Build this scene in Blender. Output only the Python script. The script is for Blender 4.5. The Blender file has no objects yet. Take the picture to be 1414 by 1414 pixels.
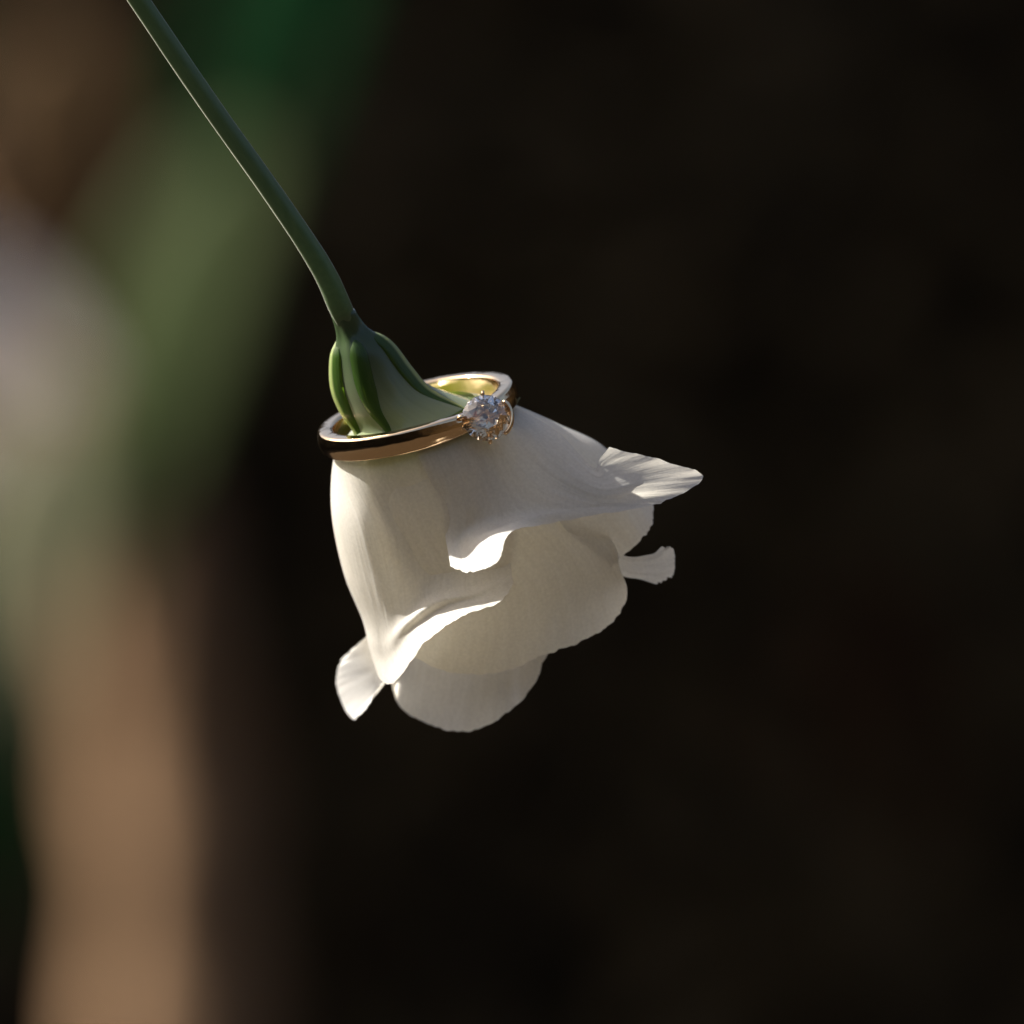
import bpy, bmesh, math, random
from mathutils import Vector, Matrix, noise

sc = bpy.context.scene
col = sc.collection
random.seed(11)
R = math.radians

# ------------------------------------------------------------------ camera, sky, sun, exposure
K = 0.00007            # metres per photograph pixel at the flower (the ring is about 20 mm across)
D = 1.0                # camera to flower
H = 1.30               # height of the picture centre above the ground
cam = bpy.data.cameras.new('camera')
cam.sensor_width = 36.0
cam.lens = 36.0 * D / (1414 * K)
cam.clip_start = 0.01
cam.clip_end = 200.0
cam.dof.use_dof = True
cam.dof.focus_distance = D - 0.0075
cam.dof.aperture_fstop = (cam.lens / 1000.0) / 0.0195
cam.dof.aperture_blades = 0
camo = bpy.data.objects.new('camera', cam)
col.objects.link(camo)
camo.location = (0, -D, H)
camo.rotation_euler = (R(90), 0, 0)
sc.camera = camo

SUN_EL, SUN_AZ = 39.0, -73.0          # from behind the flower, from the left
world = bpy.data.worlds.new('World')
sc.world = world
world.use_nodes = True
wn = world.node_tree
sky = wn.nodes.new('ShaderNodeTexSky')
sky.sky_type = 'NISHITA'
sky.sun_disc = False
sky.sun_elevation = R(SUN_EL)
sky.sun_rotation = R(SUN_AZ)
sky.dust_density = 5.0
sky.ozone_density = 0.5
wn.links.new(sky.outputs[0], wn.nodes['Background'].inputs[0])
wn.nodes['Background'].inputs[1].default_value = 0.07

sun = bpy.data.lights.new('sun', 'SUN')
sun.energy = 5.0
sun.angle = R(0.53)
sun.color = (1.0, 0.95, 0.87)
suno = bpy.data.objects.new('sun', sun)
col.objects.link(suno)
sdir = Vector((math.cos(R(SUN_EL)) * math.sin(R(SUN_AZ)), math.cos(R(SUN_EL)) * math.cos(R(SUN_AZ)), math.sin(R(SUN_EL))))
suno.rotation_euler = sdir.to_track_quat('Z', 'Y').to_euler()
suno.location = sdir * 5 + Vector((0, 0, H))

vs = sc.view_settings
vs.view_transform = 'Standard'
vs.look = 'None'
vs.exposure = 1.3
vs.gamma = 1.0
vs.use_curve_mapping = False
cy = sc.cycles
cy.max_bounces = 24
cy.diffuse_bounces = 8
cy.glossy_bounces = 8
cy.transmission_bounces = 20
cy.transparent_max_bounces = 8
cy.use_denoising = True
cy.sample_clamp_indirect = 6.0
cy.blur_glossy = 0.3

# ------------------------------------------------------------------ frames
def at(px, py, y=0.0):
    """world point that the photograph shows at (px, py), y metres behind the flower's plane"""
    s = (D + y) / D
    return Vector(((px - 707) * K * s, y, H + (707 - py) * K * s))

SN, CS = 0.236, 0.972                 # lean of the flower's axis away from the camera
CX, CY = 573.0, 560.0                 # centre of the ring's upper edge
AX = Vector((0.267 * CS, SN, -0.964 * CS)).normalized()    # stem to mouth
AF = Vector((0.267 * SN, -CS, -0.964 * SN)).normalized()   # towards the camera
AU = AX.cross(AF).normalized()
if AU.x < 0:
    AU = -AU

def fp(px, py, rf):
    """point of the flower: seen at (px, py), rf pixels in front of the flower's axis"""
    vx, vy = px - CX, py - CY
    s = vx * 0.267 + vy * 0.964
    h = (s - SN * rf) / CS
    return at(px, py, (SN * h - CS * rf) * K)

def rp(phi, r, h):
    """(px, py, rf) of a point at angle phi round the axis (0 = towards the camera), radius r, h down the axis"""
    l = r * math.sin(R(phi))
    rf = r * math.cos(R(phi))
    s = CS * h + SN * rf
    return (CX + l * 0.964 + s * 0.267, CY - l * 0.267 + s * 0.964, rf)

def ring_row(phis, r, h):
    return [rp(p, r, h) for p in phis]

def lerp(a, b, t):
    return a + (b - a) * t

def spline(pts, n):
    """Catmull-Rom through pts (lists of equal length), n samples"""
    out = []
    m = len(pts) - 1
    for i in range(n):
        t = i / (n - 1) * m
        k = min(int(t), m - 1)
        f = t - k
        p1, p2 = pts[k], pts[k + 1]
        p0 = pts[k - 1] if k > 0 else tuple(2 * a - b for a, b in zip(p1, p2))
        p3 = pts[k + 2] if k + 2 <= m else tuple(2 * b - a for a, b in zip(p1, p2))
        out.append(tuple(0.5 * (2 * b + (c - a) * f + (2 * a - 5 * b + 4 * c - d) * f * f + (3 * b - a - 3 * c + d) * f ** 3)
                         for a, b, c, d in zip(p0, p1, p2, p3)))
    return out

# ------------------------------------------------------------------ materials
MATS = {}
def mat(name):
    m = bpy.data.materials.new(name)
    m.use_nodes = True
    m.node_tree.nodes.clear()
    MATS[name] = m
    return m, m.node_tree

def N(nt, kind, **kw):
    n = nt.nodes.new(kind)
    for k, v in kw.items():
        if k.startswith('i_'):
            n.inputs[k[2:].replace('_', ' ')].default_value = v
        else:
            setattr(n, k, v)
    return n

def leafy(name, c1, c2, trans, tcol, rough, gloss, noise_scale, stretch=(1, 1, 1), bump=0.0, bump_dist=0.0001, fresnel=1.45, bump_scale=None, base=None, v0=0.0, v1=1.0, keel=None, keel_w=0.12, speck=0.0, sheen=0.0):
    """thin plant tissue: scatters back, lets light through, with a faint sheen"""
    m, nt = mat(name)
    L = nt.links.new
    tc = N(nt, 'ShaderNodeTexCoord')
    mp = N(nt, 'ShaderNodeMapping')
    mp.inputs['Scale'].default_value = stretch
    L(tc.outputs['UV'], mp.inputs['Vector'])
    nz = N(nt, 'ShaderNodeTexNoise')
    nz.inputs['Scale'].default_value = noise_scale
    nz.inputs['Detail'].default_value = 6
    L(mp.outputs[0], nz.inputs['Vector'])
    rmp = N(nt, 'ShaderNodeMix', data_type='RGBA')
    rmp.inputs['A'].default_value = (*c1, 1)
    rmp.inputs['B'].default_value = (*c2, 1)
    L(nz.outputs['Fac'], rmp.inputs['Factor'])
    if speck:                     # fine mottling of the tissue
        sn = N(nt, 'ShaderNodeTexNoise')
        sn.inputs['Scale'].default_value = 3500
        sn.inputs['Detail'].default_value = 3
        L(tc.outputs['Object'], sn.inputs['Vector'])
        sr = N(nt, 'ShaderNodeMapRange')
        sr.inputs['From Min'].default_value = 0.3
        sr.inputs['From Max'].default_value = 0.7
        sr.inputs['To Min'].default_value = 1 - speck
        L(sn.outputs['Fac'], sr.inputs['Value'])
        sm_ = N(nt, 'ShaderNodeMix', data_type='RGBA', blend_type='MULTIPLY')
        sm_.inputs['Factor'].default_value = 1
        L(rmp.outputs['Result'], sm_.inputs['A'])
        L(sr.outputs[0], sm_.inputs['B'])
        rmp = sm_
    if base:                      # the tissue is coloured differently towards its base
        sx = N(nt, 'ShaderNodeSeparateXYZ')
        L(tc.outputs['UV'], sx.inputs[0])
        mr = N(nt, 'ShaderNodeMapRange', interpolation_type='SMOOTHSTEP')
        mr.inputs['From Min'].default_value = v0
        mr.inputs['From Max'].default_value = v1
        L(sx.outputs['Y'], mr.inputs['Value'])
        g0 = N(nt, 'ShaderNodeMix', data_type='RGBA')
        g0.inputs['A'].default_value = (*base, 1)
        L(rmp.outputs['Result'], g0.inputs['B'])
        L(mr.outputs[0], g0.inputs['Factor'])
        rmp = g0
    if keel:                      # pale line down the ridge, the sunlit rim painted into it
        kx = N(nt, 'ShaderNodeSeparateXYZ')
        L(tc.outputs['UV'], kx.inputs[0])
        ks = N(nt, 'ShaderNodeMath', operation='SUBTRACT')
        ks.inputs[1].default_value = 0.5
        L(kx.outputs['X'], ks.inputs[0])
        ka = N(nt, 'ShaderNodeMath', operation='ABSOLUTE')
        L(ks.outputs[0], ka.inputs[0])
        kr = N(nt, 'ShaderNodeMapRange', interpolation_type='SMOOTHSTEP')
        kr.inputs['From Min'].default_value = keel_w
        kr.inputs['From Max'].default_value = keel_w * 0.35
        L(ka.outputs[0], kr.inputs['Value'])
        k0 = N(nt, 'ShaderNodeMix', data_type='RGBA')
        L(rmp.outputs['Result'], k0.inputs['A'])
        k0.inputs['B'].default_value = (*keel, 1)
        L(kr.outputs[0], k0.inputs['Factor'])
        rmp = k0
    dif = N(nt, 'ShaderNodeBsdfDiffuse')
    L(rmp.outputs['Result'], dif.inputs['Color'])
    tr = N(nt, 'ShaderNodeBsdfTranslucent')
    tm = N(nt, 'ShaderNodeMix', data_type='RGBA', blend_type='MULTIPLY')
    tm.inputs['Factor'].default_value = 1
    tm.inputs['A'].default_value = (*tcol, 1)
    L(rmp.outputs['Result'], tm.inputs['B'])
    L(tm.outputs['Result'], tr.inputs['Color'])
    mx = N(nt, 'ShaderNodeMixShader')
    mx.inputs[0].default_value = trans
    L(dif.outputs[0], mx.inputs[1])
    L(tr.outputs[0], mx.inputs[2])
    gl = N(nt, 'ShaderNodeBsdfGlossy')
    gl.inputs['Roughness'].default_value = rough
    gl.inputs['Color'].default_value = (gloss, gloss, gloss, 1)
    fr = N(nt, 'ShaderNodeFresnel')
    ge = N(nt, 'ShaderNodeNewGeometry')      # same sheen on both faces of a thin sheet
    mi = N(nt, 'ShaderNodeMix', data_type='FLOAT')
    mi.inputs['A'].default_value = fresnel
    mi.inputs['B'].default_value = 1 / fresnel
    L(ge.outputs['Backfacing'], mi.inputs['Factor'])
    L(mi.outputs['Result'], fr.inputs['IOR'])
    m2 = N(nt, 'ShaderNodeMixShader')
    L(fr.outputs[0], m2.inputs[0])
    L(mx.outputs[0], m2.inputs[1])
    L(gl.outputs[0], m2.inputs[2])
    if sheen:                     # sheen added to brighten the edge where sun grazes the skin
        sh = N(nt, 'ShaderNodeBsdfSheen')
        sh.inputs['Color'].default_value = (sheen, sheen, sheen * 0.8, 1)
        sh.inputs['Roughness'].default_value = 0.25
        ad = N(nt, 'ShaderNodeAddShader')
        L(m2.outputs[0], ad.inputs[0])
        L(sh.outputs[0], ad.inputs[1])
        m2 = ad
    if bump:
        nb = N(nt, 'ShaderNodeTexNoise')
        nb.inputs['Scale'].default_value = bump_scale or noise_scale
        nb.inputs['Detail'].default_value = 8
        L(mp.outputs[0], nb.inputs['Vector'])
        bp = N(nt, 'ShaderNodeBump')
        bp.inputs['Strength'].default_value = bump
        bp.inputs['Distance'].default_value = bump_dist
        L(nb.outputs['Fac'], bp.inputs['Height'])
        for s in (dif, tr, gl):
            L(bp.outputs[0], s.inputs['Normal'])
    out = N(nt, 'ShaderNodeOutputMaterial')
    L(m2.outputs[0], out.inputs['Surface'])
    return m

def solid(name, c1, c2, rough, scale, spec=0.3, bump=0.0, bump_dist=0.001, coord='Object', stretch=(1, 1, 1), metallic=0.0):
    m, nt = mat(name)
    L = nt.links.new
    tc = N(nt, 'ShaderNodeTexCoord')
    mp = N(nt, 'ShaderNodeMapping')
    mp.inputs['Scale'].default_value = stretch
    L(tc.outputs[coord], mp.inputs['Vector'])
    nz = N(nt, 'ShaderNodeTexNoise')
    nz.inputs['Scale'].default_value = scale
    nz.inputs['Detail'].default_value = 7
    L(mp.outputs[0], nz.inputs['Vector'])
    mx = N(nt, 'ShaderNodeMix', data_type='RGBA')
    mx.inputs['A'].default_value = (*c1, 1)
    mx.inputs['B'].default_value = (*c2, 1)
    L(nz.outputs['Fac'], mx.inputs['Factor'])
    b = N(nt, 'ShaderNodeBsdfPrincipled')
    L(mx.outputs['Result'], b.inputs['Base Color'])
    b.inputs['Roughness'].default_value = rough
    b.inputs['Metallic'].default_value = metallic
    b.inputs['Specular IOR Level'].default_value = spec
    if bump:
        bp = N(nt, 'ShaderNodeBump')
        bp.inputs['Strength'].default_value = bump
        bp.inputs['Distance'].default_value = bump_dist
        L(nz.outputs['Fac'], bp.inputs['Height'])
        L(bp.outputs[0], b.inputs['Normal'])
    out = N(nt, 'ShaderNodeOutputMaterial')
    L(b.outputs[0], out.inputs['Surface'])
    return m

PETAL = leafy('petal_tissue', (0.80, 0.775, 0.72), (0.92, 0.91, 0.885), 0.52, (1.0, 0.98, 0.92), 0.5, 0.5, 3.0, (14, 1.6, 1), bump=0.26, bump_dist=0.00016, fresnel=1.2, speck=0.10, bump_scale=5.0, base=(0.15, 0.21, 0.03), v0=0.15, v1=0.29)
PETAL_CREAM = leafy('cream_petal_tissue', (0.80, 0.765, 0.69), (0.92, 0.90, 0.845), 0.52, (1.0, 0.98, 0.92), 0.5, 0.5, 3.0, (14, 1.6, 1), bump=0.42, bump_dist=0.00016, fresnel=1.2, speck=0.10, bump_scale=5.0, base=(0.15, 0.21, 0.03), v0=0.15, v1=0.29)
TUBE = leafy('petal_base_tissue', (0.28, 0.34, 0.20), (0.42, 0.47, 0.32), 0.5, (0.95, 1.0, 0.6), 0.22, 1.0, 2.5, (14, 1, 1), bump=0.3, bump_dist=0.00012, fresnel=1.45, base=(0.085, 0.135, 0.06), v0=0.22, v1=0.92)
SEPAL = leafy('sepal_tissue', (0.045, 0.105, 0.022), (0.10, 0.19, 0.04), 0.6, (1.6, 1.5, 0.4), 0.25, 0.6, 3.0, (6, 2, 1), bump=0.3, bump_dist=0.0001, fresnel=1.5)
SEPAL_LIT_KEEL = leafy('lit_keel_sepal_tissue', (0.045, 0.105, 0.022), (0.10, 0.19, 0.04), 0.6, (1.6, 1.5, 0.4), 0.25, 0.6, 3.0, (6, 2, 1), bump=0.3, bump_dist=0.0001, fresnel=1.5, keel=(0.50, 0.58, 0.30), keel_w=0.20)
STEM = leafy('stem_skin', (0.085, 0.145, 0.068), (0.155, 0.215, 0.11), 0.35, (1.1, 1.2, 0.6), 0.42, 0.6, 4.0, (3, 14, 1), sheen=0.35, bump=0.35, bump_dist=0.00008, fresnel=1.5)
PALE = leafy('pale_blossom_tissue', (0.84, 0.79, 0.74), (0.94, 0.89, 0.84), 0.40, (1, 1, 1), 0.6, 0.1, 3.0)
LEAF_OLIVE = leafy('olive_leaf', (0.08, 0.12, 0.042), (0.125, 0.15, 0.065), 0.5, (1.2, 1.3, 0.6), 0.6, 0.08, 3.0)
LEAF_DEEP = leafy('deep_green_leaf', (0.011, 0.066, 0.022), (0.019, 0.092, 0.030), 0.5, (0.8, 1.4, 0.7), 0.6, 0.04, 3.0)
LEAF_BROWN = leafy('withered_leaf', (0.13, 0.078, 0.036), (0.20, 0.125, 0.060), 0.45, (1.2, 1.0, 0.7), 0.6, 0.1, 3.0)
LEAF_GREY = leafy('grey_green_leaf', (0.26, 0.265, 0.16), (0.36, 0.35, 0.22), 0.45, (1.1, 1.1, 0.8), 0.6, 0.1, 3.0)
BARK = solid('tan_bark', (0.19, 0.108, 0.052), (0.34, 0.21, 0.118), 0.85, 60, 0.2, 0.6, 0.004, stretch=(1, 1, 0.25))
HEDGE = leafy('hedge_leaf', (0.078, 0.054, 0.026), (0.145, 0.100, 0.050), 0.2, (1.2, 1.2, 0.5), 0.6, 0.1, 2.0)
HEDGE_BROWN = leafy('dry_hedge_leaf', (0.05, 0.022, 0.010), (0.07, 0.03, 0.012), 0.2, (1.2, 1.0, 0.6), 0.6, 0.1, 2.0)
CORE = solid('dark_core', (0.02, 0.015, 0.010), (0.035, 0.027, 0.018), 0.95, 30, 0.0)
SOIL = solid('soil', (0.020, 0.015, 0.010), (0.045, 0.033, 0.022), 0.95, 18, 0.1, 0.5, 0.02)

def gold(name):
    m, nt = mat(name)
    L = nt.links.new
    tc = N(nt, 'ShaderNodeTexCoord')
    nz = N(nt, 'ShaderNodeTexNoise')
    nz.inputs['Scale'].default_value = 900
    nz.inputs['Detail'].default_value = 4
    L(tc.outputs['Object'], nz.inputs['Vector'])
    mr = N(nt, 'ShaderNodeMapRange')
    mr.inputs['To Min'].default_value = 0.07
    mr.inputs['To Max'].default_value = 0.16
    L(nz.outputs['Fac'], mr.inputs['Value'])
    b = N(nt, 'ShaderNodeBsdfPrincipled')
    b.inputs['Base Color'].default_value = (0.92, 0.67, 0.41, 1)
    b.inputs['Metallic'].default_value = 1
    L(mr.outputs[0], b.inputs['Roughness'])
    nb = N(nt, 'ShaderNodeTexNoise')
    nb.inputs['Scale'].default_value = 260
    nb.inputs['Detail'].default_value = 3
    L(tc.outputs['Object'], nb.inputs['Vector'])
    bp = N(nt, 'ShaderNodeBump')
    bp.inputs['Strength'].default_value = 0.35
    bp.inputs['Distance'].default_value = 0.0004
    L(nb.outputs['Fac'], bp.inputs['Height'])
    L(bp.outputs[0], b.inputs['Normal'])
    out = N(nt, 'ShaderNodeOutputMaterial')
    L(b.outputs[0], out.inputs['Surface'])
    return m
GOLD = gold('rose_gold')

def diamond(name):
    m, nt = mat(name)
    L = nt.links.new
    g = N(nt, 'ShaderNodeBsdfGlass')
    g.inputs['IOR'].default_value = 2.2
    g.inputs['Roughness'].default_value = 0.0
    g.inputs['Color'].default_value = (1.0, 1.0, 1.0, 1)
    out = N(nt, 'ShaderNodeOutputMaterial')
    L(g.outputs[0], out.inputs['Surface'])
    return m
STONE = diamond('diamond')

# ------------------------------------------------------------------ mesh helpers
def link(name, me, material, parent=None):
    o = bpy.data.objects.new(name, me)
    col.objects.link(o)
    if material:
        me.materials.append(material)
    if parent:
        o.parent = parent
        o.matrix_parent_inverse = Matrix.Translation(-parent.location)
    return o

def empty(name, loc, label, cat, group=None):
    o = bpy.data.objects.new(name, None)
    col.objects.link(o)
    o.location = loc
    o.empty_display_size = 0.01
    tag(o, label, cat, group)
    return o

def tag(o, label=None, cat=None, group=None, kind=None):
    for k, v in (('label', label), ('category', cat), ('group', group), ('kind', kind)):
        if v:
            o[k] = v

def grid_mesh(name, rows, closed=False, vmap=None):
    """rows of world points -> smooth grid with UV (u across, v along)"""
    nv, nu = len(rows), len(rows[0])
    verts = [tuple(p) for r in rows for p in r]
    faces, uvs = [], []
    for j in range(nv - 1):
        for i in range(nu if closed else nu - 1):
            i2 = (i + 1) % nu
            faces.append((j * nu + i, j * nu + i2, (j + 1) * nu + i2, (j + 1) * nu + i))
            u0, u1 = i / (nu if closed else nu - 1), (i + 1) / (nu if closed else nu - 1)
            v0, v1 = j / (nv - 1), (j + 1) / (nv - 1)
            if vmap:
                v0, v1 = vmap(v0), vmap(v1)
            uvs += [(u0, v0), (u1, v0), (u1, v1), (u0, v1)]
    me = bpy.data.meshes.new(name)
    me.from_pydata(verts, [], faces)
    uvl = me.uv_layers.new(name='UVMap')
    for k, uv in enumerate(uvs):
        uvl.data[k].uv = uv
    me.polygons.foreach_set('use_smooth', [True] * len(me.polygons))
    me.update()
    return me

def tube_mesh(name, path, n=20, cap=True, flute=None):
    """path: list of (Vector, radius)"""
    rows = []
    prev = None
    for k, (p, r) in enumerate(path):
        a = path[max(k - 1, 0)][0]
        b = path[min(k + 1, len(path) - 1)][0]
        t = (b - a).normalized()
        if prev is None:
            x = t.orthogonal().normalized()
        else:
            x = (prev - t * prev.dot(t)).normalized()
        prev = x
        y = t.cross(x)
        rows.append([p + (x * math.cos(2 * math.pi * i / n) + y * math.sin(2 * math.pi * i / n)) * (r * (flute(k, i / n) if flute else 1)) for i in range(n)])
    me = grid_mesh(name, rows, closed=True)
    if cap:
        bm = bmesh.new()
        bm.from_mesh(me)
        bmesh.ops.holes_fill(bm, edges=[e for e in bm.edges if e.is_boundary], sides=0)
        bm.to_mesh(me)
        bm.free()
        me.polygons.foreach_set('use_smooth', [True] * len(me.polygons))
    return me

# ------------------------------------------------------------------ setting
def ground():
    n = 60
    rows = []
    for j in range(n):
        y = -6 + 40 * (j / (n - 1)) ** 1.3
        rows.append([Vector((-16 + 32 * i / (n - 1), y, 0.03 * noise.noise(Vector((i * 0.7, j * 0.7, 0))))) for i in range(n)])
    o = link('ground', grid_mesh('ground', rows), SOIL)
    tag(o, 'dark bare soil', 'ground', kind='structure')
ground()

def leaf_mesh(name, base, tip, width, normal, bend=0.1, fold=0.15, nv=14, nu=7, tipsharp=1.0):
    """a leaf blade from base to tip with a midrib fold and an arching length"""
    d = tip - base
    L_ = d.length
    t = d.normalized()
    nrm = (normal - t * normal.dot(t)).normalized()
    s = t.cross(nrm)
    rows = []
    for j in range(nv):
        v = j / (nv - 1)
        w = width * 0.5 * (math.sin(math.pi * min(1, 0.02 + 0.98 * v) ** 0.75) ** 0.8 if v < 1 else 0) + width * 0.01
        arch = bend * L_ * math.sin(math.pi * v)
        rows.append([base + t * (L_ * v) + s * (w * (2 * i / (nu - 1) - 1)) + nrm * (arch + fold * w * abs(2 * i / (nu - 1) - 1)) for i in range(nu)])
    return grid_mesh(name, rows)

def thicken(o, th):
    m = o.modifiers.new('thickness', 'SOLIDIFY')
    m.thickness = th
    m.offset = 0
    return m

# hedge: a dense dark evergreen mass far behind the flower
HY = 5.5
hedge = empty('hedge', (0.3, HY, 0), 'dark evergreen hedge in deep shade filling the blurred background', 'hedge')
HR = 5.9                                  # hedge carried on unseen round the camera, added to cut sky fill light
def hedge_xy(a, r):
    return Vector((r * math.sin(a), -0.4 + r * math.cos(a), 0))
def hedge_top(a):
    d = ((a - R(-65) + math.pi) % (2 * math.pi)) - math.pi
    return 3.9 - 1.6 * math.exp(-(d / 0.8) ** 4)  # top lowered on the sun's side so its light reaches the trunk
def hedge_core():
    rows = []
    nz_ = 30
    nx_ = 160
    for j in range(nz_):
        zf = j / (nz_ - 1)
        z = 3.9 * zf
        rows.append([hedge_xy(2 * math.pi * i / nx_, HR + 0.55 + 0.12 * noise.noise(Vector((math.cos(6.283 * i / nx_) * 9, math.sin(6.283 * i / nx_) * 9, j * 0.3))) - 0.3 * (z / 3.9) ** 3) + Vector((0, 0, zf * hedge_top(2 * math.pi * i / nx_))) for i in range(nx_)])
    o = link('core_wall', grid_mesh('core_wall', rows, True), CORE, hedge)  # solid dark backing wall behind the leaves, no real twigs
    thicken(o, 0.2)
hedge_core()

def hedge_leaves(name, count, material, area, seed, size, around=False):
    rnd = random.Random(seed)
    bm = bmesh.new()
    for _ in range(count):
        c = Vector((rnd.uniform(*area[0]), rnd.uniform(*area[1]), rnd.uniform(*area[2])))
        if around:
            a = rnd.uniform(0, 2 * math.pi)
            c = hedge_xy(a, HR + rnd.uniform(0.0, 0.5)) + Vector((0, 0, rnd.uniform(0.02, hedge_top(a) + 0.05)))
        d = Vector((rnd.gauss(0, 1), rnd.gauss(0, 0.7), rnd.gauss(-0.5, 0.8))).normalized()
        n = Vector((rnd.gauss(0, 0.6), rnd.gauss(-0.8, 0.5), rnd.gauss(0.4, 0.5))).normalized()
        s = d.cross(n).normalized()
        l = size * rnd.uniform(0.7, 1.3)
        w = l * 0.24
        nn = s.cross(d)
        v = [bm.verts.new(p) for p in (c, c + d * l * 0.4 + s * w + nn * l * 0.06, c + d * l, c + d * l * 0.4 - s * w + nn * l * 0.06, c + d * l * 0.45)]
        bm.faces.new((v[0], v[1], v[4]))
        bm.faces.new((v[1], v[2], v[4]))
        bm.faces.new((v[2], v[3], v[4]))
        bm.faces.new((v[3], v[0], v[4]))
    me = bpy.data.meshes.new(name)
    bm.to_mesh(me)
    bm.free()
    o = link(name, me, material, hedge)
    o['kind'] = 'stuff'
    return o
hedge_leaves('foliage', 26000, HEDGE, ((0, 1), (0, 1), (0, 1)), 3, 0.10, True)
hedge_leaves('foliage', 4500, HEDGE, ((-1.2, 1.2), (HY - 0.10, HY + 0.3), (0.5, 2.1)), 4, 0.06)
p = at(1190, 930, HY - 0.15)
dry = hedge_leaves('dry_foliage', 18, HEDGE_BROWN, ((p.x - 0.03, p.x + 0.02), (p.y - 0.03, p.y + 0.03), (p.z - 0.06, p.z + 0.05)), 5, 0.05)
dry['label'] = 'small tuft of dry brown leaves'

# a slender pale trunk at the left, well behind the flower
TY = 4.0
trunk = empty('tree_trunk', Vector((at(190, 1414, TY).x, TY, 0)), 'slender tan trunk blurred at the lower left behind the flower', 'tree')
def trunk_mesh():
    pts = [(225, 2000), (230, 1700), (236, 1414), (236, 1200), (226, 1000), (195, 800), (150, 640), (90, 480), (10, 320), (-90, 150)]
    sm = spline([(a, b, r) for (a, b), r in zip(pts, (150, 125, 108, 100, 96, 92, 86, 78, 70, 62))], 60)
    path = [(at(a, b, TY), r * K * (D + TY) / D) for a, b, r in sm]
    foot = Vector((trunk.location.x - 0.02, TY, -0.02))
    top = path[0][0]
    low = [(foot.lerp(top, t), lerp(0.05, path[0][1], t)) for t in (0, 0.15, 0.4, 0.7)]
    def fl(k, a):
        return 1 + 0.38 * noise.noise(Vector((math.cos(a * 6.283) * 1.3, math.sin(a * 6.283) * 1.3, k * 0.16)))
    return tube_mesh('trunk', low + path, 24, True, fl)
link('trunk', trunk_mesh(), BARK, trunk)

def bg_leaf(name, label, material, bpx, tpx, y, width, nrm=(0.2, -1, 0.3), bend=0.06, y2=None):
    b = at(*bpx, y)
    t = at(*tpx, y if y2 is None else y2)
    e = empty(name, b, label, 'leaf', 'blurred leaves at the left')
    bl = link('blade', leaf_mesh('blade', b, t, width * K * (D + y), Vector(nrm), bend), material, e)
    thicken(bl, 0.0005)
    st = link('stalk', tube_mesh('stalk', [(b + (b - t).normalized() * 0.03 + Vector((0, 0, 0.01)), 0.0015), (b, 0.0013), (b.lerp(t, 0.5) + Vector((0, 0.001, 0)), 0.0009)], 8), material, e)
    return e
bg_leaf('leaf', 'long olive green leaf blurred beside the stem', LEAF_OLIVE, (335, 190), (130, 850), 3.4, 200, (-0.5, -1, 0.35))
bg_leaf('leaf', 'withered brown leaf blurred at the upper left', LEAF_BROWN, (60, 20), (150, 520), 3.7, 230, (-0.4, -1, 0.35))
bg_leaf('leaf', 'deep green leaf blurred at the top edge above the stem', LEAF_DEEP, (480, -230), (270, 440), 3.6, 190, (-0.2, -1, 0.5))
bg_leaf('leaf', 'grey green leaf blurred at the left edge, level with the petals', LEAF_GREY, (60, 560), (20, 1110), 3.4, 200, (-0.4, -1, 0.6))
bg_leaf('leaf', 'dark green leaf blurred low at the left edge', LEAF_DEEP, (-70, 900), (20, 1290), 3.3, 150, (-0.2, -1, 0.4))

# pale blossom out of focus at the left edge
BY = 3.2
blossom = empty('blossom', at(-135, 370, BY), 'pale white blossom blurred at the left edge beside the brown trunk', 'flower')
for k in range(6):
    b = at(-135, 370, BY)
    a = R(-90 + (k - 2.5) * 24)
    t = at(-135 + 330 * math.cos(a) * 0.9, 370 - 330 * math.sin(a), BY + 0.01 * (k % 2))
    o = link('petal', leaf_mesh('petal', b, t, 130 * K * (D + BY), Vector((-0.4, -1, 0.55)), 0.1 + 0.05 * (k % 2)), PALE, blossom)
    thicken(o, 0.0004)
link('stalk', tube_mesh('stalk', [(at(-135, 370, BY), 0.003), (at(-80, 100, BY), 0.0028), (at(-140, -300, BY), 0.0026)], 10), LEAF_DEEP, blossom)

# ------------------------------------------------------------------ the flower
flower = empty('flower', fp(487, 462, 0), 'white flower hanging head down from its green stem, wearing the ring', 'flower')

def stem():
    pts = [(60, -200), (125, -98), (191, 0), (281, 133), (387, 283), (443, 369), (468, 422), (479, 447), (495, 485)]
    rr = [13.5, 13.5, 14, 14, 14.3, 15.3, 16.0, 13.5, 6]
    y0 = fp(487, 462, 0).y
    sm = spline([(a, b, r) for (a, b), r in zip(pts, rr)], 70)
    n = len(sm)
    path = []
    for k, (a, b, r) in enumerate(sm):
        path.append((at(a, b, lerp(y0 - 0.004, y0, k / (n - 1))), r * K))
    def fl(k, a):
        return 1 + 0.05 * math.cos(a * 6.283 * 5) + 0.02 * noise.noise(Vector((a * 5, k * 0.3, 1)))
    return link('stem', tube_mesh('stem', path, 30, True, fl), STEM, flower)
stem()

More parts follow.
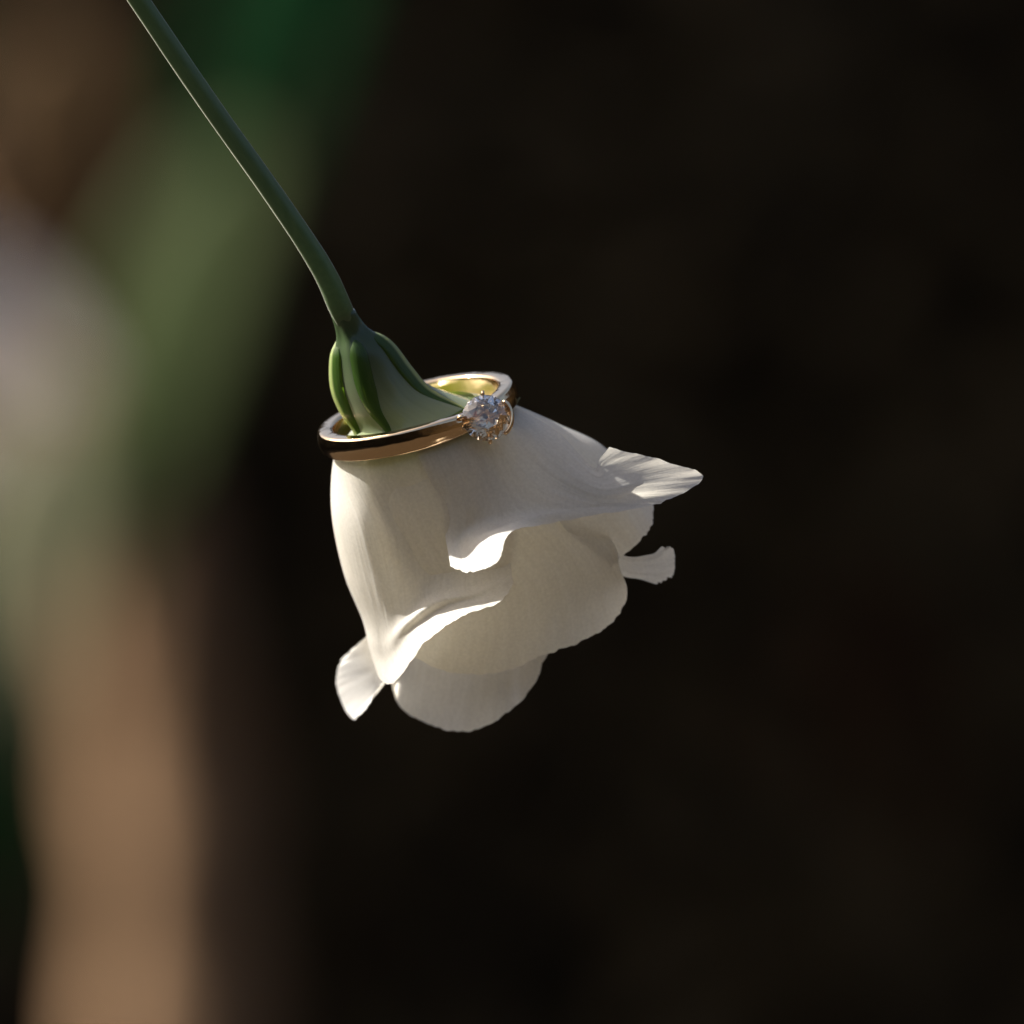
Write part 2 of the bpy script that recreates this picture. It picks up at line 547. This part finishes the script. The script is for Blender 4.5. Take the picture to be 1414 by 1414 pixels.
# cone between stem and ring (fused base of the petals), with raised sepals along it
SECT = [((460, 435), (487, 428), 1.0), ((467, 464), (506, 453), 0.95), ((463, 494), (535, 472), 0.9), ((466, 533), (563, 506), 0.9), ((478, 565), (592, 533), 0.9), ((494, 594), (640, 552), 0.85), ((488, 618), (690, 566), 0.85)]
def cone_params(t):
    s = spline([(a[0], a[1], b[0], b[1], d) for a, b, d in SECT], 101)
    k = max(0, min(100, int(round(t * 100))))
    return s[k]
CONE = spline([(a[0], a[1], b[0], b[1], d) for a, b, d in SECT], 401)
def cone_pt(t, phi, lift=0.0):
    k = max(0.0, min(400.0, t * 400))
    k0 = min(int(k), 399)
    f = k - k0
    lx, ly, rx, ry, d = (lerp(a, b, f) for a, b in zip(CONE[k0], CONE[k0 + 1]))
    r = 0.5 * math.hypot(rx - lx, ry - ly)
    q = (r + lift) / r
    c = math.cos(phi)
    s = math.sin(phi)
    # rf is measured along the flower's forward direction, whose picture component is (0.267, 0.964) * SN
    rf = r * d * c * q
    px = 0.5 * (lx + rx) + 0.5 * (rx - lx) * s * q + 0.267 * SN * rf
    py = 0.5 * (ly + ry) + 0.5 * (ry - ly) * s * q + 0.964 * SN * rf
    return fp(px, py, rf)
def cone():
    rows = []
    ns = 90
    for j in range(46):
        t = j / 45
        row = []
        for i in range(ns):
            ph = 2 * math.pi * i / ns
            ribs = sum(math.exp(-((((ph - a + math.pi) % (2 * math.pi)) - math.pi) / 0.30) ** 2) for a in SEPAL_AT)
            row.append(cone_pt(t, ph, -5.0 * math.sin(math.pi * min(1, t * 1.1)) * (1 - min(1, ribs))))
        rows.append(row)
    o = link('petal_base', grid_mesh('petal_base', rows, True), TUBE, flower)
    thicken(o, 0.0004)
SEPAL_AT = [R(-22), R(78), R(150), R(-150), R(-84)]
cone()

def sepal(phi0, phi1, t0, t1, w0, w1, lift, sharp=1.0, material=None):
    """thin keeled sepal pressed to the cone, narrowing to a pointed tip"""
    rows = []
    nv, nu = 44, 15
    for j in range(nv):
        v = j / (nv - 1)
        t = lerp(t0, t1, v)
        ph = lerp(phi0, phi1, v)
        half = lerp(w0, w1, v ** 0.7) * (1 - v ** 6) * min(1, 0.3 + v * 3.5) + 0.008
        rise = lift * math.sin(math.pi * min(1, 0.02 + 0.92 * v)) ** 0.8
        row = []
        for i in range(nu):
            q = 2 * i / (nu - 1) - 1
            row.append(cone_pt(t, ph + half * q, 0.8 - 5.0 * max(0, 1 - v * 7) + rise * (1 - abs(q) ** sharp) - 2.2 * abs(q) ** 3))
        rows.append(row)
    o = link('sepal', grid_mesh('sepal', rows), material or SEPAL, flower)
    thicken(o, 0.0002)
    return o
sepal(R(-6), R(-30), 0.15, 0.94, 0.50, 0.10, 5, 1.3)
sepal(R(86), R(58), 0.15, 0.90, 0.75, 0.14, 7, 0.8, SEPAL_LIT_KEEL)
sepal(R(150), R(140), 0.24, 0.95, 0.6, 0.13, 6)
sepal(R(-150), R(-145), 0.24, 0.95, 0.6, 0.13, 6)
sepal(R(-92), R(-76), 0.15, 0.97, 0.70, 0.22, 9, 0.75, SEPAL_LIT_KEEL)

def petal(rows, nu, nv, ripple=1.15, seed=0, label=None, fray=3.0, material=None):
    """rows from the base to the rim; each a list of (px, py, rf) across the petal"""
    cols = [spline(r, nu) for r in rows]
    g = list(zip(*[spline(list(c), nv) for c in zip(*cols)]))
    out = []
    for j, r in enumerate(g):
        v = j / (nv - 1)
        row = []
        for i, (a, b, c) in enumerate(r):
            u = i / (nu - 1)
            nn = noise.noise(Vector((u * 7 + seed, v * 2.0, seed * 1.7)))
            n2 = noise.noise(Vector((u * 26 + seed, v * 3.0, seed * 0.7)))
            amp = ripple * (0.3 + 1.6 * v)
            e = fray * max(0, v - 0.9) * 10 * (noise.noise(Vector((u * 30, 7.3, seed))) + 0.5 * noise.noise(Vector((u * 75, 3.1, seed))))
            row.append(fp(a + e * 0.5, b + e, c + amp * (2.6 * nn + 0.7 * n2)))
        out.append(row)
    k = 1 / (len(rows) - 1)           # the first quarter of the length runs inside the ring
    o = link('petal', grid_mesh('petal', out, vmap=lambda v: 0.25 * v / k if v < k else 0.25 + 0.75 * (v - k) / (1 - k)), material or PETAL, flower)
    if label:
        o['label'] = label
    return o

def sweep(a, b, n):
    return [lerp(a, b, i / (n - 1)) for i in range(n)]

# left front petal: wraps round the left side, its lower edge turned out towards the camera
PA = sweep(-135, 35, 7)
petal([
    ring_row(PA, 84, 10),
    ring_row(PA, 126, 40),
    [rp(-135, 140, 105), (457, 700, -8), (490, 714, 82), (536, 724, 103), (590, 720, 112), (645, 712, 114), (705, 700, 108)],
    [rp(-140, 140, 200), (474, 788, -5), (512, 798, 80), (552, 795, 99), (598, 785, 108), (650, 775, 111), (705, 765, 108)],
    [(540, 850, -70), (500, 855, 4), (528, 860, 70), (558, 848, 100), (596, 818, 118), (648, 806, 126), (706, 786, 128)],
    [(541, 878, -70), (508, 888, 12), (532, 892, 70), (560, 862, 116), (604, 830, 142), (654, 818, 142), (707, 795, 138)],
    [(541, 892, -70), (513, 906, 20), (538, 914, 78), (570, 872, 124), (616, 840, 146), (668, 826, 152), (708, 800, 144)],
    [(540, 915, -70), (521, 932, 34), (545, 942, 104), (588, 886, 176), (640, 850, 206), (690, 832, 198), (709, 806, 160)],
], 96, 100, seed=1.0, fray=2.0, label='left front petal with a turned out sunlit lip', material=PETAL_CREAM)

# broad front petal on the right: lip curled on the left, limb flaring out to the right tip
PB = sweep(-6, 86, 10)
petal([
    ring_row(PB, 88, 10),
    ring_row(PB, 132, 38),
    [(611, 700, 122), (628, 697, 134), (652, 692, 135), (675, 688, 134), (705, 680, 132), (735, 668, 127), (750, 655, 118), (762, 635, 104), (768, 615, 86), (772, 598, 66)],
    [(615, 740, 124), (632, 742, 137), (652, 732, 140), (682, 722, 146), (730, 704, 144), (800, 696, 140), (815, 688, 138), (825, 675, 139), (822, 660, 128), (818, 645, 114)],
    [(619, 764, 148), (638, 766, 168), (662, 746, 200), (692, 729, 196), (742, 713, 156), (830, 700, 142), (860, 690, 138), (880, 670, 136), (852, 650, 122), (828, 633, 114)],
    [(622, 782, 178), (648, 790, 226), (688, 774, 262), (703, 738, 234), (760, 722, 158), (880, 702, 150), (928, 688, 134), (971, 657, 108), (902, 632, 107), (842, 618, 110)],
], 120, 90, seed=2.0, label='broad front petal flaring to a pointed right tip')

# right back petal: its upper side catches the sun
petal([
    ring_row([55, 80, 105, 135, 165], 82, 10),
    ring_row([55, 80, 105, 135, 165], 126, 36),
    [(760, 630, 60), (775, 606, 30), (771, 585, -45), (745, 592, -110), (690, 610, -130)],
    [(770, 715, 80), (830, 662, 45), (842, 624, -55), (815, 632, -125), (750, 650, -150)],
    [(840, 785, 62), (888, 742, 40), (902, 712, 5), (892, 668, -80), (830, 690, -170)],
], 60, 60, seed=3.0, label='right back petal with sunlit upper side')

# narrow tab-like petal on the right
petal([
    ring_row([60, 70, 80, 90, 100], 78, 14),
    [rp(62, 118, 60), rp(72, 118, 60), rp(82, 118, 60), rp(92, 118, 60), rp(102, 118, 60)],
    [(760, 690, 40), (768, 705, 30), (772, 720, 20), (770, 735, 12), (764, 750, 5)],
    [(850, 762, 40), (856, 770, 38), (858, 778, 34), (856, 786, 30), (850, 792, 26)],
    [(896, 766, 46), (900, 774, 46), (902, 784, 42), (900, 794, 38), (884, 800, 32)],
    [(913, 756, 52), (929, 757, 50), (932, 778, 44), (928, 795, 38), (905, 807, 34)],
], 40, 60, seed=4.0, ripple=0.3, label='narrow tab shaped petal tip at the right')

# inner petal below the front ones, rounded rim at the lower right
PI_ = sweep(-45, 105, 8)
petal([
    ring_row(PI_, 76, 12),
    ring_row(PI_, 116, 42),
    [rp(p_, 128, 130) for p_ in PI_],
    [(575, 850, 80), (630, 848, 100), (695, 820, 110), (740, 800, 108), (780, 780, 98), (808, 765, 84), (826, 752, 66), (838, 738, 50)],
    [(556, 900, 50), (628, 930, 66), (700, 926, 74), (752, 904, 74), (803, 885, 68), (846, 858, 56), (866, 820, 44), (856, 784, 36)],
], 90, 70, seed=5.0, label='inner petal with rounded rim at the lower right', material=PETAL_CREAM)

# lowest petal
petal([
    ring_row(sweep(-105, -230, 7), 80, 12),
    ring_row(sweep(-105, -230, 7), 118, 40),
    [rp(p_, 132, 150) for p_ in sweep(-105, -230, 7)],
    [(530, 850, -55), (560, 860, -60), (600, 865, -50), (650, 865, -40), (690, 860, -35), (720, 850, -35), (735, 845, -40)],
    [(537, 935, -40), (552, 975, -60), (592, 1000, -18), (641, 1010, 14), (694, 990, 40), (735, 948, 24), (757, 898, 0)],
], 80, 60, seed=6.0, label='lowest petal with rounded rim')

# left back petal: only its curled tip shows at the lower left
petal([
    ring_row(sweep(-75, -150, 5), 78, 14),
    ring_row(sweep(-75, -150, 5), 116, 42),
    [rp(p_, 134, 170) for p_ in sweep(-78, -150, 5)],
    [(512, 858, 0), (520, 878, -20), (528, 900, -40), (535, 912, -60), (540, 915, -80)],
    [(492, 894, -70), (471, 912, -115), (465, 948, -125), (489, 992, -75), (528, 944, 5)],
], 50, 60, seed=7.0, ripple=0.35, label='left back petal with curled sunlit tip')

# tiny pale hair-like tip showing behind the setting
tp = [fp(708, 562, 30), fp(713, 556, 30), fp(718, 549, 31)]
tip = link('sepal_tip', tube_mesh('sepal_tip', [(tp[0], 2.6 * K), (tp[1], 2.0 * K), (tp[2], 1.0 * K)], 8), LEAF_GREY, flower)

# ------------------------------------------------------------------ the ring
C0 = fp(CX, CY, 0)
def rv(phi, r, h):
    return C0 + (AU * math.sin(phi) + AF * math.cos(phi)) * (r * K) + AX * (h * K)
ring = empty('ring', C0 + AX * 30 * K, 'rose gold solitaire ring with a clear round stone, slipped over the flower base', 'ring')
def band():
    prof = []   # (radius, height) round a court-shaped section
    ro, ri, h0, h1 = 140.0, 118.0, -1.0, 32.0
    n = 10
    corner = 5.0
    def arc(cx_, cy_, a0, a1, r_):
        return [(cx_ + r_ * math.cos(R(lerp(a0, a1, k / 4))), cy_ + r_ * math.sin(R(lerp(a0, a1, k / 4)))) for k in range(5)]
    prof += arc(ro - corner, h1 - corner, 0, 90, corner)
    prof += arc(ri + corner, h1 - corner, 90, 180, corner)
    prof += arc(ri + corner, h0 + corner, 180, 270, corner)
    prof += arc(ro - corner, h0 + corner, 270, 360, corner)
    for k in range(1, 5):     # softly convex outer face
        hh = lerp(h0 + corner, h1 - corner, k / 5)
        prof.append((ro + 3.0 * math.sin(math.pi * k / 5), hh))
    rows = []
    m = 160
    for j in range(m + 1):
        ph = 2 * math.pi * j / m
        dd = ((ph - R(37) + math.pi) % (2 * math.pi)) - math.pi
        narrow = 1 - 0.22 * math.exp(-(dd / 0.35) ** 2)
        rows.append([rv(ph, r_, 15 + (h_ - 15) * narrow) for r_, h_ in prof])
    me = grid_mesh('band', rows, True)
    bm = bmesh.new()
    bm.from_mesh(me)
    bmesh.ops.remove_doubles(bm, verts=bm.verts, dist=1e-7)
    bmesh.ops.recalc_face_normals(bm, faces=bm.faces)
    bm.to_mesh(me)
    bm.free()
    return link('band', me, GOLD, ring)
band()

# round brilliant stone in claws
SC = fp(671, 577, 128)
NF = (Vector((0.05, -1.0, 0.25))).normalized()    # where the stone faces
NX = Vector((1, 0, 0.1))
NX = (NX - NF * NX.dot(NF)).normalized()
NY = NF.cross(NX)
SR = 33.0 * K
def sp(a, r, z):
    return SC + (NX * math.cos(a) + NY * math.sin(a)) * (r * SR) + NF * (z * SR)
def brilliant():
    bm = bmesh.new()
    def ringv(n, off, r, z):
        return [bm.verts.new(sp(2 * math.pi * (k + off) / n, r, z)) for k in range(n)]
    table = ringv(8, 0.0, 0.56, 0.32)
    star = ringv(8, 0.5, 0.76, 0.20)
    g1 = ringv(16, 0.0, 1.0, 0.02)
    g2 = ringv(16, 0.0, 1.0, -0.03)
    pav = ringv(8, 0.0, 0.24, -0.68)
    cul = bm.verts.new(sp(0, 0, -0.86))
    bm.faces.new(table)
    for k in range(8):
        n = (k + 1) % 8
        bm.faces.new((table[k], star[k], table[n]))
        bm.faces.new((table[k], star[k - 1], g1[2 * k], star[k]))
        bm.faces.new((star[k], g1[2 * k], g1[2 * k + 1]))
        bm.faces.new((star[k], g1[2 * k + 1], g1[(2 * k + 2) % 16]))
        bm.faces.new((pav[k], pav[n], cul))
        bm.faces.new((g2[2 * k], pav[k], g2[2 * k + 1]))
        bm.faces.new((g2[2 * k + 1], pav[k], pav[n]))
        bm.faces.new((g2[2 * k + 1], pav[n], g2[(2 * k + 2) % 16]))
    for k in range(16):
        bm.faces.new((g1[k], g2[k], g2[(k + 1) % 16], g1[(k + 1) % 16]))
    bmesh.ops.recalc_face_normals(bm, faces=bm.faces)
    me = bpy.data.meshes.new('stone')
    bm.to_mesh(me)
    bm.free()
    o = link('stone', me, STONE, ring)
    o['label'] = 'clear round faceted stone'
    return o
brilliant()

def claw(a, w, over, low=-1.0):
    path = spline([(0.50, low, w * 0.9), (0.86, -0.45, w), (1.07, 0.0, w), (1.05, 0.12, w * 0.95), (over, 0.17, w * 0.75)], 16)
    me = tube_mesh('claw', [(sp(a, r, z), q * SR) for r, z, q in path], 12)
    return link('claw', me, GOLD, ring)
claw(R(176), 0.12, 0.94)
claw(R(92), 0.085, 0.97)
claw(R(-86), 0.085, 0.97)
def cup_wall():
    rows = []
    for r_, z in ((1.03, 0.06), (1.01, 0.14), (1.09, 0.18), (1.17, 0.10), (1.16, -0.30), (0.86, -0.85), (0.78, -0.80), (1.03, -0.25), (1.03, 0.06)):
        rows.append([sp(R(lerp(-46, 40, i / 20)), r_ - 0.06 * abs(i / 10 - 1) ** 4, z * (1 - 0.5 * abs(i / 10 - 1) ** 4)) for i in range(21)])
    me = grid_mesh('cup_wall', rows)
    bm = bmesh.new()
    bm.from_mesh(me)
    bmesh.ops.remove_doubles(bm, verts=bm.verts, dist=1e-8)
    bmesh.ops.holes_fill(bm, edges=[e for e in bm.edges if e.is_boundary], sides=0)
    bmesh.ops.recalc_face_normals(bm, faces=bm.faces)
    bm.to_mesh(me)
    bm.free()
    return link('cup_wall', me, GOLD, ring)
cup_wall()
def seat():
    rows = []
    for r_, z in ((0.50, -0.85), (0.58, -0.85), (0.74, -0.62), (0.74, -0.56), (0.66, -0.60), (0.50, -0.85)):
        rows.append([sp(2 * math.pi * i / 40, r_, z) for i in range(40)])
    return link('stone_seat', grid_mesh('stone_seat', rows, True), GOLD, ring)
seat()
